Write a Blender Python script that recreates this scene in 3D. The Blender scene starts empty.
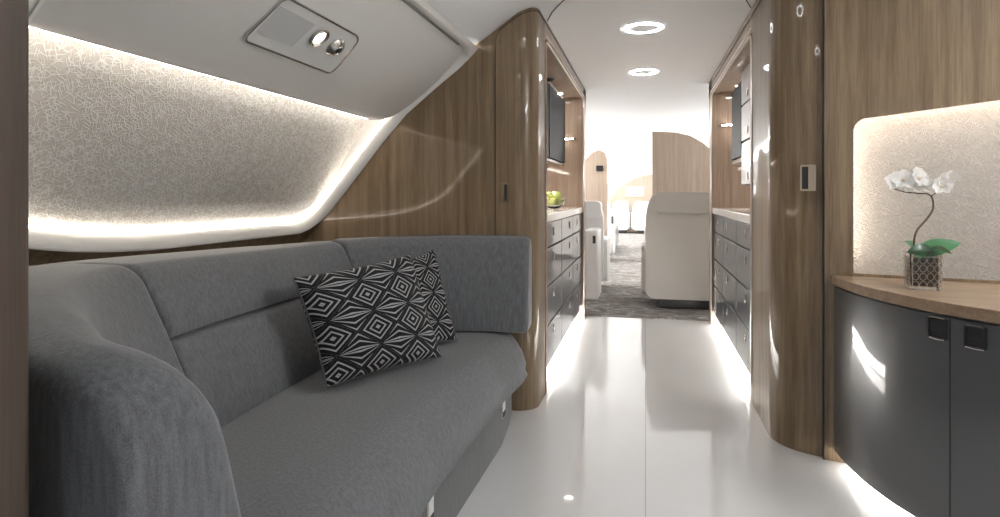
import bpy, bmesh, math, random
from mathutils import Vector, Matrix
from math import sin, cos, pi, radians
random.seed(4)
S = bpy.context.scene
COL = S.collection

# ------------------------------------------------------------------ materials
def new_mat(name):
    m = bpy.data.materials.new(name); m.use_nodes = True
    nt = m.node_tree
    return m, nt, nt.nodes['Principled BSDF']
def setp(b, **k):
    for n, v in k.items():
        n = n.replace('_', ' ')
        if n in b.inputs: b.inputs[n].default_value = v
def rgb(*c): return (*c, 1)
def plain(name, col, rough=.5, metal=0, coat=0, coat_rough=.03, var=0.04, scale=8, bump=0, **k):
    m, nt, b = new_mat(name)
    N = nt.nodes.new; L = nt.links.new
    setp(b, Base_Color=rgb(*col), Roughness=rough, Metallic=metal, Coat_Weight=coat, Coat_Roughness=coat_rough, **k)
    tc = N('ShaderNodeTexCoord'); no = N('ShaderNodeTexNoise'); no.inputs['Scale'].default_value = scale
    no.inputs['Detail'].default_value = 4
    L(tc.outputs['Object'], no.inputs['Vector'])
    mx = N('ShaderNodeMix'); mx.data_type = 'RGBA'
    mx.inputs[6].default_value = rgb(*[c*(1-var) for c in col]); mx.inputs[7].default_value = rgb(*[min(1, c*(1+var)) for c in col])
    L(no.outputs['Fac'], mx.inputs[0]); L(mx.outputs[2], b.inputs['Base Color'])
    if bump:
        bp = N('ShaderNodeBump'); bp.inputs['Strength'].default_value = bump; bp.inputs['Distance'].default_value = .002
        L(no.outputs['Fac'], bp.inputs['Height']); L(bp.outputs[0], b.inputs['Normal'])
    return m
def wood(name, dark, light, horiz=False, coat=.4, crough=.05):
    m, nt, b = new_mat(name)
    N = nt.nodes.new; L = nt.links.new
    tc = N('ShaderNodeTexCoord')
    mp = N('ShaderNodeMapping'); mp.inputs['Scale'].default_value = (2.2, 30, 30) if horiz else (30, 30, 1.1)
    L(tc.outputs['Object'], mp.inputs[0])
    n1 = N('ShaderNodeTexNoise'); n1.inputs['Scale'].default_value = 1.0; n1.inputs['Detail'].default_value = 5; n1.inputs['Roughness'].default_value = .6
    n1.inputs['Distortion'].default_value = .35
    mp2 = N('ShaderNodeMapping'); mp2.inputs['Scale'].default_value = (8, 260, 260) if horiz else (260, 260, 7)
    L(tc.outputs['Object'], mp2.inputs[0])
    n2 = N('ShaderNodeTexNoise'); n2.inputs['Scale'].default_value = 1.0; n2.inputs['Detail'].default_value = 3
    L(mp.outputs[0], n1.inputs[0]); L(mp2.outputs[0], n2.inputs[0])
    r = N('ShaderNodeMapRange'); r.inputs[1].default_value = .33; r.inputs[2].default_value = .67
    L(n1.outputs['Fac'], r.inputs[0])
    r2 = N('ShaderNodeMapRange'); r2.inputs[1].default_value = .35; r2.inputs[2].default_value = .65
    L(n2.outputs['Fac'], r2.inputs[0])
    av = N('ShaderNodeMath'); av.operation = 'MULTIPLY_ADD'; av.inputs[1].default_value = .3
    hf = N('ShaderNodeMath'); hf.operation = 'MULTIPLY'; hf.inputs[1].default_value = .55
    L(r.outputs[0], hf.inputs[0]); L(r2.outputs[0], av.inputs[0]); L(hf.outputs[0], av.inputs[2])
    mx = N('ShaderNodeMix'); mx.data_type = 'RGBA'
    mx.inputs[6].default_value = rgb(*dark); mx.inputs[7].default_value = rgb(*light)
    L(av.outputs[0], mx.inputs[0]); L(mx.outputs[2], b.inputs['Base Color'])
    setp(b, Roughness=.55, Specular_IOR_Level=.3, Coat_Weight=coat, Coat_Roughness=crough)
    return m
def fabric(name, c, streak=True):
    m, nt, b = new_mat(name)
    N = nt.nodes.new; L = nt.links.new
    tc = N('ShaderNodeTexCoord')
    mp = N('ShaderNodeMapping'); mp.inputs['Scale'].default_value = (110, 110, 14)
    L(tc.outputs['Object'], mp.inputs[0])
    n1 = N('ShaderNodeTexNoise'); n1.inputs['Scale'].default_value = 1; n1.inputs['Detail'].default_value = 4
    L(mp.outputs[0], n1.inputs[0])
    n2 = N('ShaderNodeTexNoise'); n2.inputs['Scale'].default_value = 420; L(tc.outputs['Object'], n2.inputs[0])
    ad = N('ShaderNodeMath'); ad.operation = 'ADD'; L(n1.outputs['Fac'], ad.inputs[0]); L(n2.outputs['Fac'], ad.inputs[1])
    r = N('ShaderNodeMapRange'); r.inputs[1].default_value = .7; r.inputs[2].default_value = 1.3
    L(ad.outputs[0], r.inputs[0])
    mx = N('ShaderNodeMix'); mx.data_type = 'RGBA'
    mx.inputs[6].default_value = rgb(*[x*.66 for x in c]); mx.inputs[7].default_value = rgb(*[x*1.34 for x in c])
    L(r.outputs[0], mx.inputs[0]); L(mx.outputs[2], b.inputs['Base Color'])
    bp = N('ShaderNodeBump'); bp.inputs['Strength'].default_value = .35; bp.inputs['Distance'].default_value = .001
    L(ad.outputs[0], bp.inputs['Height']); L(bp.outputs[0], b.inputs['Normal'])
    setp(b, Roughness=.9, Sheen_Weight=.35, Sheen_Roughness=.4)
    return m
def emis(name, col, st):
    m, nt, b = new_mat(name)
    setp(b, Base_Color=rgb(.8, .8, .8), Emission_Color=rgb(*col), Emission_Strength=st)
    return m
def leaf_relief(name, base, mark):
    """cream panel with scattered slim leaf strokes in relief (uses the panel's UV in metres)"""
    m, nt, b = new_mat(name)
    N = nt.nodes.new; L = nt.links.new
    uv = N('ShaderNodeUVMap')
    cur = None
    for i, (ang, sc) in enumerate([(.35, 8), (1.35, 9), (2.3, 8.5), (2.9, 10), (.9, 9)]):
        mp0 = N('ShaderNodeMapping'); mp0.inputs['Rotation'].default_value = (0, 0, ang); mp0.inputs['Location'].default_value = (i*3.7, i*1.9, 0)
        mp = N('ShaderNodeMapping'); mp.inputs['Scale'].default_value = (sc*1.2, sc*13, 1)
        v = N('ShaderNodeTexVoronoi'); v.voronoi_dimensions = '2D'; v.inputs['Scale'].default_value = 1; v.inputs['Randomness'].default_value = 1
        L(uv.outputs[0], mp0.inputs[0]); L(mp0.outputs[0], mp.inputs[0]); L(mp.outputs[0], v.inputs['Vector'])
        r = N('ShaderNodeMapRange'); r.inputs[1].default_value = .23; r.inputs[2].default_value = .12; r.inputs[3].default_value = 0; r.inputs[4].default_value = 1
        L(v.outputs['Distance'], r.inputs[0])
        if cur is None: cur = r.outputs[0]
        else:
            mm = N('ShaderNodeMath'); mm.operation = 'MAXIMUM'; L(cur, mm.inputs[0]); L(r.outputs[0], mm.inputs[1]); cur = mm.outputs[0]
    mx = N('ShaderNodeMix'); mx.data_type = 'RGBA'; mx.inputs[6].default_value = rgb(*base); mx.inputs[7].default_value = rgb(*mark)
    L(cur, mx.inputs[0]); L(mx.outputs[2], b.inputs['Base Color'])
    bp = N('ShaderNodeBump'); bp.inputs['Strength'].default_value = 1.0; bp.inputs['Distance'].default_value = .004
    L(cur, bp.inputs['Height']); L(bp.outputs[0], b.inputs['Normal'])
    setp(b, Roughness=.35, Specular_IOR_Level=.5)
    return m
def pillow_pattern(name, nu, nv, ou, ov):
    m, nt, b = new_mat(name)
    N = nt.nodes.new; L = nt.links.new
    def M(op, a, c=None, d=None):
        n = N('ShaderNodeMath'); n.operation = op
        for i, x in enumerate((a, c, d)):
            if x is None: continue
            if isinstance(x, (int, float)): n.inputs[i].default_value = x
            else: L(x, n.inputs[i])
        return n.outputs[0]
    uv = N('ShaderNodeUVMap'); sp = N('ShaderNodeSeparateXYZ'); L(uv.outputs[0], sp.inputs[0])
    def cell(o, n, off): return M('SUBTRACT', M('FRACT', M('MULTIPLY_ADD', o, n, off)), .5)
    a = M('ABSOLUTE', cell(sp.outputs[0], nu, ou)); c = M('ABSOLUTE', cell(sp.outputs[1], nv, ov))
    d = M('ADD', a, c)                       # 0 at the diamond centre, .5 at its edge
    # nested diamonds
    st = M('GREATER_THAN', M('SINE', M('MULTIPLY', d, 2*pi/.155)), .5)
    ring = M('MULTIPLY', M('LESS_THAN', d, .48), st)
    # fans between the diamonds
    a2 = M('SUBTRACT', .5, a); c2 = M('SUBTRACT', .5, c)
    k = M('DIVIDE', c2, M('MAXIMUM', M('SUBTRACT', .5, a2), .01))
    fan = M('GREATER_THAN', M('SINE', M('MULTIPLY', k, 2*pi*2.6)), .62)
    fan = M('MULTIPLY', fan, M('GREATER_THAN', d, .54))
    w = M('MAXIMUM', ring, fan)
    no = N('ShaderNodeTexNoise'); no.inputs['Scale'].default_value = 160
    w2 = M('MULTIPLY', w, M('MULTIPLY_ADD', no.outputs['Fac'], .9, .35))
    mx = N('ShaderNodeMix'); mx.data_type = 'RGBA'; mx.inputs[6].default_value = rgb(.008, .008, .009); mx.inputs[7].default_value = rgb(.42, .42, .42)
    L(w2, mx.inputs[0]); L(mx.outputs[2], b.inputs['Base Color'])
    bp = N('ShaderNodeBump'); bp.inputs['Strength'].default_value = .4; bp.inputs['Distance'].default_value = .001
    L(w, bp.inputs['Height']); L(bp.outputs[0], b.inputs['Normal'])
    setp(b, Roughness=.8, Sheen_Weight=.03, Specular_IOR_Level=.2)
    return m
def floor_mat():
    m, nt, b = new_mat('polished white stone')
    N = nt.nodes.new; L = nt.links.new
    tc = N('ShaderNodeTexCoord'); n = N('ShaderNodeTexNoise'); n.inputs['Scale'].default_value = 1.3; n.inputs['Detail'].default_value = 6
    L(tc.outputs['Object'], n.inputs[0])
    mx = N('ShaderNodeMix'); mx.data_type = 'RGBA'; mx.inputs[6].default_value = rgb(.72, .72, .72); mx.inputs[7].default_value = rgb(.80, .80, .795)
    L(n.outputs['Fac'], mx.inputs[0])
    sp = N('ShaderNodeSeparateXYZ'); L(tc.outputs['Object'], sp.inputs[0])
    def line(o, pos):
        s_ = N('ShaderNodeMath'); s_.operation = 'SUBTRACT'; L(sp.outputs[o], s_.inputs[0]); s_.inputs[1].default_value = pos
        a_ = N('ShaderNodeMath'); a_.operation = 'ABSOLUTE'; L(s_.outputs[0], a_.inputs[0])
        c_ = N('ShaderNodeMath'); c_.operation = 'LESS_THAN'; L(a_.outputs[0], c_.inputs[0]); c_.inputs[1].default_value = .0016
        return c_.outputs[0]
    mm = line(0, 0.0)
    for o, p in ((0, -60), ):
        q = N('ShaderNodeMath'); q.operation = 'MAXIMUM'; L(mm, q.inputs[0]); L(line(o, p), q.inputs[1]); mm = q.outputs[0]
    m2 = N('ShaderNodeMix'); m2.data_type = 'RGBA'; m2.inputs[7].default_value = rgb(.42, .42, .42)
    L(mm, m2.inputs[0]); L(mx.outputs[2], m2.inputs[6]); L(m2.outputs[2], b.inputs['Base Color'])
    setp(b, Roughness=.25, Coat_Weight=1.0, Coat_Roughness=.035, Coat_IOR=1.6)
    return m
def carpet_mat():
    m, nt, b = new_mat('wave carpet')
    N = nt.nodes.new; L = nt.links.new
    tc = N('ShaderNodeTexCoord')
    mp = N('ShaderNodeMapping'); mp.inputs['Scale'].default_value = (3.2, 7, 1)
    L(tc.outputs['Object'], mp.inputs[0])
    w = N('ShaderNodeTexNoise'); w.inputs['Scale'].default_value = 1.3; w.inputs['Detail'].default_value = 5; w.inputs['Distortion'].default_value = 2.4
    L(mp.outputs[0], w.inputs[0])
    cr = N('ShaderNodeValToRGB'); e = cr.color_ramp.elements
    e[0].position = .36; e[0].color = rgb(.14, .125, .115); e[1].position = .56; e[1].color = rgb(.25, .23, .215)
    x = cr.color_ramp.elements.new(.60); x.color = rgb(.5, .49, .48); y = cr.color_ramp.elements.new(.66); y.color = rgb(.22, .20, .185)
    L(w.outputs['Fac'], cr.inputs[0]); L(cr.outputs[0], b.inputs['Base Color'])
    setp(b, Roughness=.95)
    return m

WOOD = wood('limed oak lacquer', (.105, .068, .035), (.30, .215, .13))
GALW = wood('lit galley oak', (.22, .155, .112), (.43, .335, .265), coat=.5)  # oak with the galley's pinkish light put into its colour
WOOD_H = wood('oak worktop', (.20, .13, .08), (.37, .265, .175), horiz=True)
WOOD_SHADE = wood('shaded oak jamb', (.045, .030, .020), (.085, .060, .043), coat=.1, crough=.3)  # jamb oak darkened in colour for the shade it stands in
WHITE = plain('satin white panel', (.72, .71, .69), .42, var=.02)
CEIL = plain('white headliner', (.86, .86, .86), .6, var=.015)
TRIMW = plain('cove white', (.84, .82, .78), .4, var=.02)
BINM = plain('warm white bin', (.74, .72, .69), .45, var=.02)
FAB = fabric('charcoal chenille', (.124, .128, .134))
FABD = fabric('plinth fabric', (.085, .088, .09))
NAVY = plain('slate lacquer', (.045, .050, .058), .35, coat=.6, coat_rough=.03, var=.03)
SLATE = plain('slate lacquer credenza', (.078, .078, .082), .32, coat=.9, coat_rough=.05, var=.03)
STONE = plain('white stone top', (.86, .84, .82), .25, coat=.6, var=.12, scale=30)
CHROME = plain('brushed nickel', (.62, .58, .54), .25, metal=1, var=.05)
BRONZE = plain('bronze latch', (.42, .34, .25), .3, metal=1, var=.05)
ROSE = plain('rose metal trim', (.80, .70, .64), .28, metal=.85, var=.03)
DARK = plain('black gap', (.012, .011, .010), .6)
DARKM = plain('dark plastic', (.02, .02, .022), .3, coat=.5)
GLASSD = plain('smoked glass', (.02, .02, .022), .45, var=.02, IOR=1.12)
CREAM = plain('cream leather', (.50, .475, .44), .45, var=.03, scale=30, bump=.1)
CREAMW = plain('ivory leather', (.80, .79, .77), .45, var=.03, scale=30, bump=.1)
CABW = plain('cabin white', (.86, .86, .86), .5, var=.01)
LIGHTW = wood('pale cabin veneer', (.34, .26, .20), (.50, .40, .32), coat=.5)
LACQ = plain('pale lacquer door', (.30, .28, .265), .3, coat=.5, var=.02)
PANEL = leaf_relief('cream leaf relief', (.66, .61, .54), (.92, .90, .86))
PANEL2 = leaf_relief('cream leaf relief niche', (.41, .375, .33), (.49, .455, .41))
FLOORM = floor_mat(); CARP = carpet_mat()
L_COVE = emis('cove led', (1, .90, .79), 8)
L_BIN = emis('bin lip led', (1, .93, .85), 9)
L_NICHE = emis('niche led', (1, .93, .85), 18)
L_TOE = emis('toe led', (1, .96, .90), 9)
L_WASH = emis('lounge wash led', (.96, .98, 1), 88)
L_RING = emis('ring led', (.98, .99, 1), 18)
L_SPOT = emis('spot led', (1, .94, .87), 110)
L_CAB = emis('cabin wash led', (1, .985, .96), 9.5)
L_WIN = emis('daylight pane', (.93, .97, 1), 5)
L_READ = emis('reading lamp lens', (1, .96, .9), 5)
L_UND = emis('under cabinet led', (1, .92, .83), 22)
GREEN = plain('apple skin', (.50, .58, .16), .35, coat=.4, var=.2, scale=25)
LEAF = plain('leaf dark', (.025, .085, .028), .35, coat=.3, var=.25, scale=20)
LEAF2 = plain('leaf fresh', (.12, .34, .15), .35, coat=.3, var=.2, scale=20)
PETAL = plain('petal', (.88, .86, .83), .6, var=.03, scale=40)
nt = PETAL.node_tree; tr = nt.nodes.new('ShaderNodeBsdfTranslucent'); tr.inputs[0].default_value = rgb(.85, .82, .78)
ms = nt.nodes.new('ShaderNodeMixShader'); ms.inputs[0].default_value = .22
nt.links.new(nt.nodes['Principled BSDF'].outputs[0], ms.inputs[1]); nt.links.new(tr.outputs[0], ms.inputs[2]); nt.links.new(ms.outputs[0], nt.nodes['Material Output'].inputs[0])
STEMM = plain('stem', (.07, .04, .022), .6, var=.2, scale=60)
MOSS = plain('bark and moss', (.06, .04, .022), .9, var=.6, scale=90, bump=1)
def glass(name, col, rough=0.02):
    m, nt, b = new_mat(name); setp(b, Base_Color=rgb(*col), Roughness=rough, Transmission_Weight=1.0, IOR=1.35); return m
GLASS = glass('clear glass', (.97, .97, .97))

# ------------------------------------------------------------------ builders
def link(name, bm, mat, parent=None, smooth=True, bevel=0, seg=3, angle=35):
    bmesh.ops.recalc_face_normals(bm, faces=bm.faces)
    me = bpy.data.meshes.new(name); bm.to_mesh(me); bm.free()
    if not isinstance(mat, (list, tuple)): mat = [mat]
    for m in mat: me.materials.append(m)
    for p in me.polygons: p.use_smooth = smooth
    o = bpy.data.objects.new(name, me); COL.objects.link(o)
    if parent:
        o.parent = parent; o.matrix_parent_inverse = Matrix.Translation(parent.location).inverted()
    if bevel:
        b = o.modifiers.new('bevel', 'BEVEL'); b.width = bevel; b.segments = seg; b.limit_method = 'ANGLE'; b.angle_limit = radians(40)
        b.harden_normals = False
    if smooth:
        try: me.set_sharp_from_angle(angle=radians(angle))
        except Exception: pass
    return o
def tag(o, label=None, cat=None, group=None, kind=None):
    if label: o['label'] = label
    if cat: o['category'] = cat
    if group: o['group'] = group
    if kind: o['kind'] = kind
    return o
def st(o): o['kind'] = 'structure'; return o
def thing(name, label, cat, loc=(0, 0, 0), group=None):
    o = bpy.data.objects.new(name, None); COL.objects.link(o); o.location = loc; o.empty_display_size = .1
    return tag(o, label, cat, group)
def copy_tree(o, parent=None):
    c = o.copy(); COL.objects.link(c)
    if parent: c.parent = parent
    for ch in list(o.children): copy_tree(ch, c)
    return c
def box(bm, x0, x1, y0, y1, z0, z1, M=None):
    vs = [bm.verts.new(Vector((x, y, z)) if M is None else M @ Vector((x, y, z))) for x in (x0, x1) for y in (y0, y1) for z in (z0, z1)]
    for f in ((0, 1, 3, 2), (4, 6, 7, 5), (0, 4, 5, 1), (2, 3, 7, 6), (0, 2, 6, 4), (1, 5, 7, 3)):
        bm.faces.new([vs[i] for i in f])
def bx(name, x0, x1, y0, y1, z0, z1, mat, parent=None, bevel=0, seg=3, M=None):
    bm = bmesh.new(); box(bm, x0, x1, y0, y1, z0, z1, M)
    return link(name, bm, mat, parent, True, bevel, seg)
def prism(bm, pts, z0, z1, fn=None):
    """plan polygon pts, extruded; z0/z1 may be functions of (x,y); fn maps (a,b,c) to space"""
    g = fn or (lambda a, b, c: (a, b, c))
    Z = lambda z, p: z(*p) if callable(z) else z
    lo = [bm.verts.new(g(p[0], p[1], Z(z0, p))) for p in pts]; hi = [bm.verts.new(g(p[0], p[1], Z(z1, p))) for p in pts]
    n = len(pts)
    for i in range(n): bm.faces.new((lo[i], lo[(i+1) % n], hi[(i+1) % n], hi[i]))
    a = bm.faces.new(hi); b_ = bm.faces.new(lo[::-1])
    bmesh.ops.triangulate(bm, faces=[a, b_])
def tube(bm, pts, r, n=8, closed=False, rz=None):
    pts = [Vector(p) for p in pts]; rings = []; N = len(pts)
    prev = None
    for i, p in enumerate(pts):
        a = pts[(i-1) % N] if (closed or i > 0) else p; b_ = pts[(i+1) % N] if (closed or i < N-1) else p
        t = (b_-a).normalized()
        if prev is None: prev = t.orthogonal().normalized()
        u = (prev - t*prev.dot(t))
        if u.length < 1e-5: u = t.orthogonal()
        u.normalize(); prev = u; v = t.cross(u)
        rr = r(i/(N-1)) if callable(r) else r
        rings.append([bm.verts.new(p+u*rr*cos(2*pi*k/n)+v*rr*sin(2*pi*k/n)) for k in range(n)])
    for i in range(N if closed else N-1):
        A = rings[i]; B = rings[(i+1) % N]
        for k in range(n): bm.faces.new((A[k], A[(k+1) % n], B[(k+1) % n], B[k]))
    if not closed: bm.faces.new(rings[0][::-1]); bm.faces.new(rings[-1])
def lathe(bm, prof, n=28, M=None):
    M = M or Matrix.Identity(4); rings = []
    for r, z in prof:
        if r < 1e-6: rings.append([bm.verts.new(M @ Vector((0, 0, z)))])
        else: rings.append([bm.verts.new(M @ Vector((r*cos(2*pi*k/n), r*sin(2*pi*k/n), z))) for k in range(n)])
    for A, B in zip(rings, rings[1:]):
        for k in range(n):
            k2 = (k+1) % n
            if len(A) == 1 and len(B) == 1: continue
            if len(A) == 1: bm.faces.new((A[0], B[k], B[k2]))
            elif len(B) == 1: bm.faces.new((A[k], A[k2], B[0]))
            else: bm.faces.new((A[k], A[k2], B[k2], B[k]))
def grid(bm, fn, nu, nv, uvfn=None):
    vs = [[bm.verts.new(fn(i/nu, j/nv)) for j in range(nv+1)] for i in range(nu+1)]
    lay = bm.loops.layers.uv.verify() if uvfn else None
    for i in range(nu):
        for j in range(nv):
            f = bm.faces.new((vs[i][j], vs[i+1][j], vs[i+1][j+1], vs[i][j+1]))
            if uvfn:
                for lp, (a, b_) in zip(f.loops, ((i, j), (i+1, j), (i+1, j+1), (i, j+1))): lp[lay].uv = uvfn(a/nu, b_/nv)
    return vs
def rrect(x0, x1, y0, y1, r, n=8):
    """rounded rectangle; r = radii of (x0,y0),(x1,y0),(x1,y1),(x0,y1), each (rx,ry)"""
    if isinstance(r, (int, float)): r = [(r, r)]*4
    out = []
    cs = ((x0, y0, 1, 1, pi), (x1, y0, -1, 1, 1.5*pi), (x1, y1, -1, -1, 0), (x0, y1, 1, -1, .5*pi))
    for (cx, cy, sx, sy, a0), (rx, ry) in zip(cs, r):
        for k in range(n+1):
            a = a0+k/n*pi/2
            out.append((cx+sx*rx+rx*cos(a), cy+sy*ry+ry*sin(a)))
    return out
def interp(tab, x):
    if x <= tab[0][0]: return tab[0][1]
    for (a, b_), (c, d) in zip(tab, tab[1:]):
        if x <= c: return b_+(d-b_)*(x-a)/(c-a)
    return tab[-1][1]
def smooth_path(pts, n):
    """Catmull-Rom through pts, resampled to n+1 evenly spaced points"""
    P = [Vector(p) for p in pts]; P = [2*P[0]-P[1]]+P+[2*P[-1]-P[-2]]; out = []
    for i in range(1, len(P)-2):
        for k in range(24):
            t = k/24; a, b_, c, d = P[i-1:i+3]
            out.append(.5*((2*b_)+(c-a)*t+(2*a-5*b_+4*c-d)*t*t+(-a+3*b_-3*c+d)*t**3))
    out.append(P[-2])
    ln = [0]
    for a, b_ in zip(out, out[1:]): ln.append(ln[-1]+(b_-a).length)
    res = []; j = 0
    for k in range(n+1):
        s = ln[-1]*k/n
        while j < len(ln)-2 and ln[j+1] < s: j += 1
        u = (s-ln[j])/max(1e-9, ln[j+1]-ln[j]); res.append(out[j].lerp(out[j+1], min(1, u)))
    return res, ln[-1]

# ------------------------------------------------------------------ the setting
ARCH = [(-1.12, 1.62), (-1.02, 1.75), (-.94, 1.82), (-.86, 1.875), (-.80, 1.915), (-.75, 1.95), (-.69, 1.995), (-.63, 2.035), (-.57, 2.065), (-.50, 2.085), (-.40, 2.098), (-.30, 2.10)]
def archz(x): return interp(ARCH, x if x < 0 else -x) if -1.12 < x < 1.12 else 1.6
st(bx('floor', -2.1, 2.1, -2.6, 5.68, -.06, 0, FLOORM))
tag(bx('carpet', -1.795, 1.795, 5.68, 20.5, -.06, .006, CARP), 'grey brown carpet with pale wavy streaks covering the far cabin floor', 'carpet')
# ceiling: lounge and corridor in one skin
bm = bmesh.new()
sec = [(-1.5, 2.0), (-1.0, 1.935), (-.93, 1.905), (-.875, 1.888)]+[(x, z) for x, z in ARCH if x > -.87]+[(0, 2.10), (.6, 2.10), (1.95, 2.10)]
grid(bm, lambda u, v: (sec[round(u*(len(sec)-1))][0], -2.6+v*8.4, sec[round(u*(len(sec)-1))][1]), len(sec)-1, 1)
st(link('ceiling', bm, CEIL))
bm = bmesh.new()
sec2 = [(-1.8, 1.5), (-1.6, 1.85), (-1.3, 1.99), (-.9, 2.07), (-.4, 2.10), (.4, 2.10), (.9, 2.07), (1.3, 1.99), (1.6, 1.85), (1.8, 1.5)]
grid(bm, lambda u, v: (sec2[round(u*(len(sec2)-1))][0], 5.8+v*14.7, sec2[round(u*(len(sec2)-1))][1]), len(sec2)-1, 1)
st(link('ceiling', bm, CABW))
st(bx('wall_far', -1.9, 1.9, 20.4, 20.5, 0, 2.3, CABW))
st(bx('wall_far_left', -1.87, -1.8, 5.8, 20.4, 0, 1.55, CABW))
st(bx('wall_far_right', 1.8, 1.87, 5.8, 20.4, 0, 1.55, CABW))
st(bx('wall_right', 1.85, 1.95, -2.6, 3.4, 0, 2.1, WHITE))

# left side wall: a curved skin (section in x,z by arc length) with a rounded opening
SEC = [(-1.86, 0), (-1.86, .60), (-1.85, .84), (-1.80, .90), (-1.68, 1.02), (-1.53, 1.20), (-1.385, 1.375), (-1.24, 1.535), (-1.06, 1.68), (-.90, 1.80), (-.84, 1.86)]
acc = [0]
for a, b_ in zip(SEC, SEC[1:]): acc.append(acc[-1]+math.dist(a, b_))
def secpt(s):
    x = interp(list(zip(acc, [p[0] for p in SEC])), s); z = interp(list(zip(acc, [p[1] for p in SEC])), s); return x, z
def secn(s):
    a = secpt(max(0, s-.06)); b_ = secpt(min(acc[-1], s+.06)); dx, dz = b_[0]-a[0], b_[1]-a[1]; l = math.hypot(dx, dz)
    return (-dz/l, dx/l)      # pointing outward (away from cabin)
def skin(y, s, out=0):
    x, z = secpt(s); n = secn(s); return Vector((x+n[0]*out, y, z+n[1]*out))
s_bot = acc[3]-.005; s_top = acc[-1]-.02
Y0, Y1 = .56, 3.10
def near_curve(y): return 0
OUT = rrect(1.06, Y1-.002, s_bot, s_top, [(1.0, .34), (.14, .14), (.14, .14), (.2, .2)], 14)
# densify the straight runs so the loop follows the curved section
def densify(loop, step=.05):
    r = []
    for a, b_ in zip(loop, loop[1:]+loop[:1]):
        n = max(1, int(math.dist(a, b_)/step))
        r += [(a[0]+(b_[0]-a[0])*k/n, a[1]+(b_[1]-a[1])*k/n) for k in range(n)]
    return r
OUT = densify(OUT)
cyc, csc = (1.06+Y1)/2, (s_bot+s_top)/2
def shrink(loop, d):
    """offset a loop inward by d"""
    n = len(loop); r = []
    for i in range(n):
        a = loop[i-1]; b_ = loop[(i+1) % n]; tx, ty = b_[0]-a[0], b_[1]-a[1]; l = math.hypot(tx, ty) or 1
        r.append((loop[i][0]-ty/l*d, loop[i][1]+tx/l*d))
    return r
# wood skin: fill between the outer rectangle and the opening
bm = bmesh.new()
rect = densify([(Y0-.5, 0), (Y1+.03, 0), (Y1+.03, acc[-1]), (Y0-.5, acc[-1])], .06)
def filled(outer, inner, fn):
    bm = bmesh.new(); es = []
    for loop in (outer, inner):
        if not loop: continue
        vs = [bm.verts.new((p[0], p[1], 0)) for p in loop]
        es += [bm.edges.new((vs[i], vs[(i+1) % len(vs)])) for i in range(len(vs))]
    bmesh.ops.triangle_fill(bm, use_beauty=True, edges=es)
    return bm
bm = filled(rect, OUT, None)
# cut along the section's creases so the flat fill can bend
for a in acc[1:-1]:
    bmesh.ops.bisect_plane(bm, geom=bm.verts[:]+bm.edges[:]+bm.faces[:], plane_co=(0, a, 0), plane_no=(0, 1, 0))
for f in bm.faces:
    if f.calc_center_median().y > s_bot+.6: f.material_index = 1
for v in bm.verts: v.co = skin(v.co.x, v.co.y)
st(link('wall_left', bm, [WOOD, TRIMW], angle=50))
# cove trim: ring from the opening down to the recessed panel
IN1 = shrink(OUT, .008); IN2 = shrink(OUT, .036)
bm = bmesh.new()
loops = [(OUT, .0), (OUT, -.006), (IN1, -.006), (shrink(OUT, .027), .025), (IN2, .045), (IN2, .15)]
vv = [[bm.verts.new(skin(p[0], p[1], d)) for p in lp] for lp, d in loops]
for A, B in zip(vv, vv[1:]):
    n = len(A)
    for i in range(n): bm.faces.new((A[i], A[(i+1) % n], B[(i+1) % n], B[i]))
st(link('trim_1', bm, TRIMW, angle=60))
sstep = lambda x: (lambda t: t*t*(3-2*t))(max(0, min(1, x)))
PAN = shrink(OUT, .026)
bm = filled(PAN, None, None)
for k in range(24):
    bmesh.ops.bisect_plane(bm, geom=bm.verts[:]+bm.edges[:]+bm.faces[:], plane_co=(0, s_bot+(s_top-s_bot)*k/24, 0), plane_no=(0, 1, 0))
lay = bm.loops.layers.uv.verify()
for f in bm.faces:
    for lp in f.loops: lp[lay].uv = (lp.vert.co.x, lp.vert.co.y)
for v in bm.verts: v.co = skin(v.co.x, v.co.y, .066+.07*sstep((v.co.y-s_bot-.10)/.75))
panel = tag(link('window_panel', bm, PANEL, angle=60), 'long cream wall panel with leaf relief recessed above the sofa', 'wall panel')
bm = bmesh.new()
led = shrink(OUT, .038)
tube(bm, [skin(p[0], p[1], .050) for p in led if p[1] < s_top-.5 or p[0] > 2.0], .004, 6)
tag(link('light_strip', bm, L_COVE), 'warm light strip edging the long recessed panel above the sofa', 'light strip')
# left forward bulkhead, follows the ceiling arch
def topz(x): return archz(x) if x > -1.1 else 1.62
bm = bmesh.new()
ptx = [-1.95, -1.86, -1.6, -1.3, -1.12, -1.02, -.94, -.86, -.80, -.75, -.74]
prof = [(-1.95, 0)]+[(-.745, 0)]+[(x, topz(x)+.01 if x > -1.1 else 1.72) for x in ptx[::-1]]
prism(bm, prof, 3.10, 3.15, lambda a, b_, c: (a, c, b_))
st(link('wall_forward_left', bm, WOOD, smooth=False))
bm = bmesh.new()
prism(bm, [(-1.5, 1.72), (-1.12, 1.63)]+[(x, z+.01) for x, z in ARCH if -1.12 < x < -.84]+[(-.86, 1.90), (-.93, 1.92), (-1.0, 1.95), (-1.5, 2.02)], 3.085, 3.15, lambda a, b_, c: (a, c, b_))
st(link('trim_10', bm, TRIMW, smooth=False))
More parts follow.
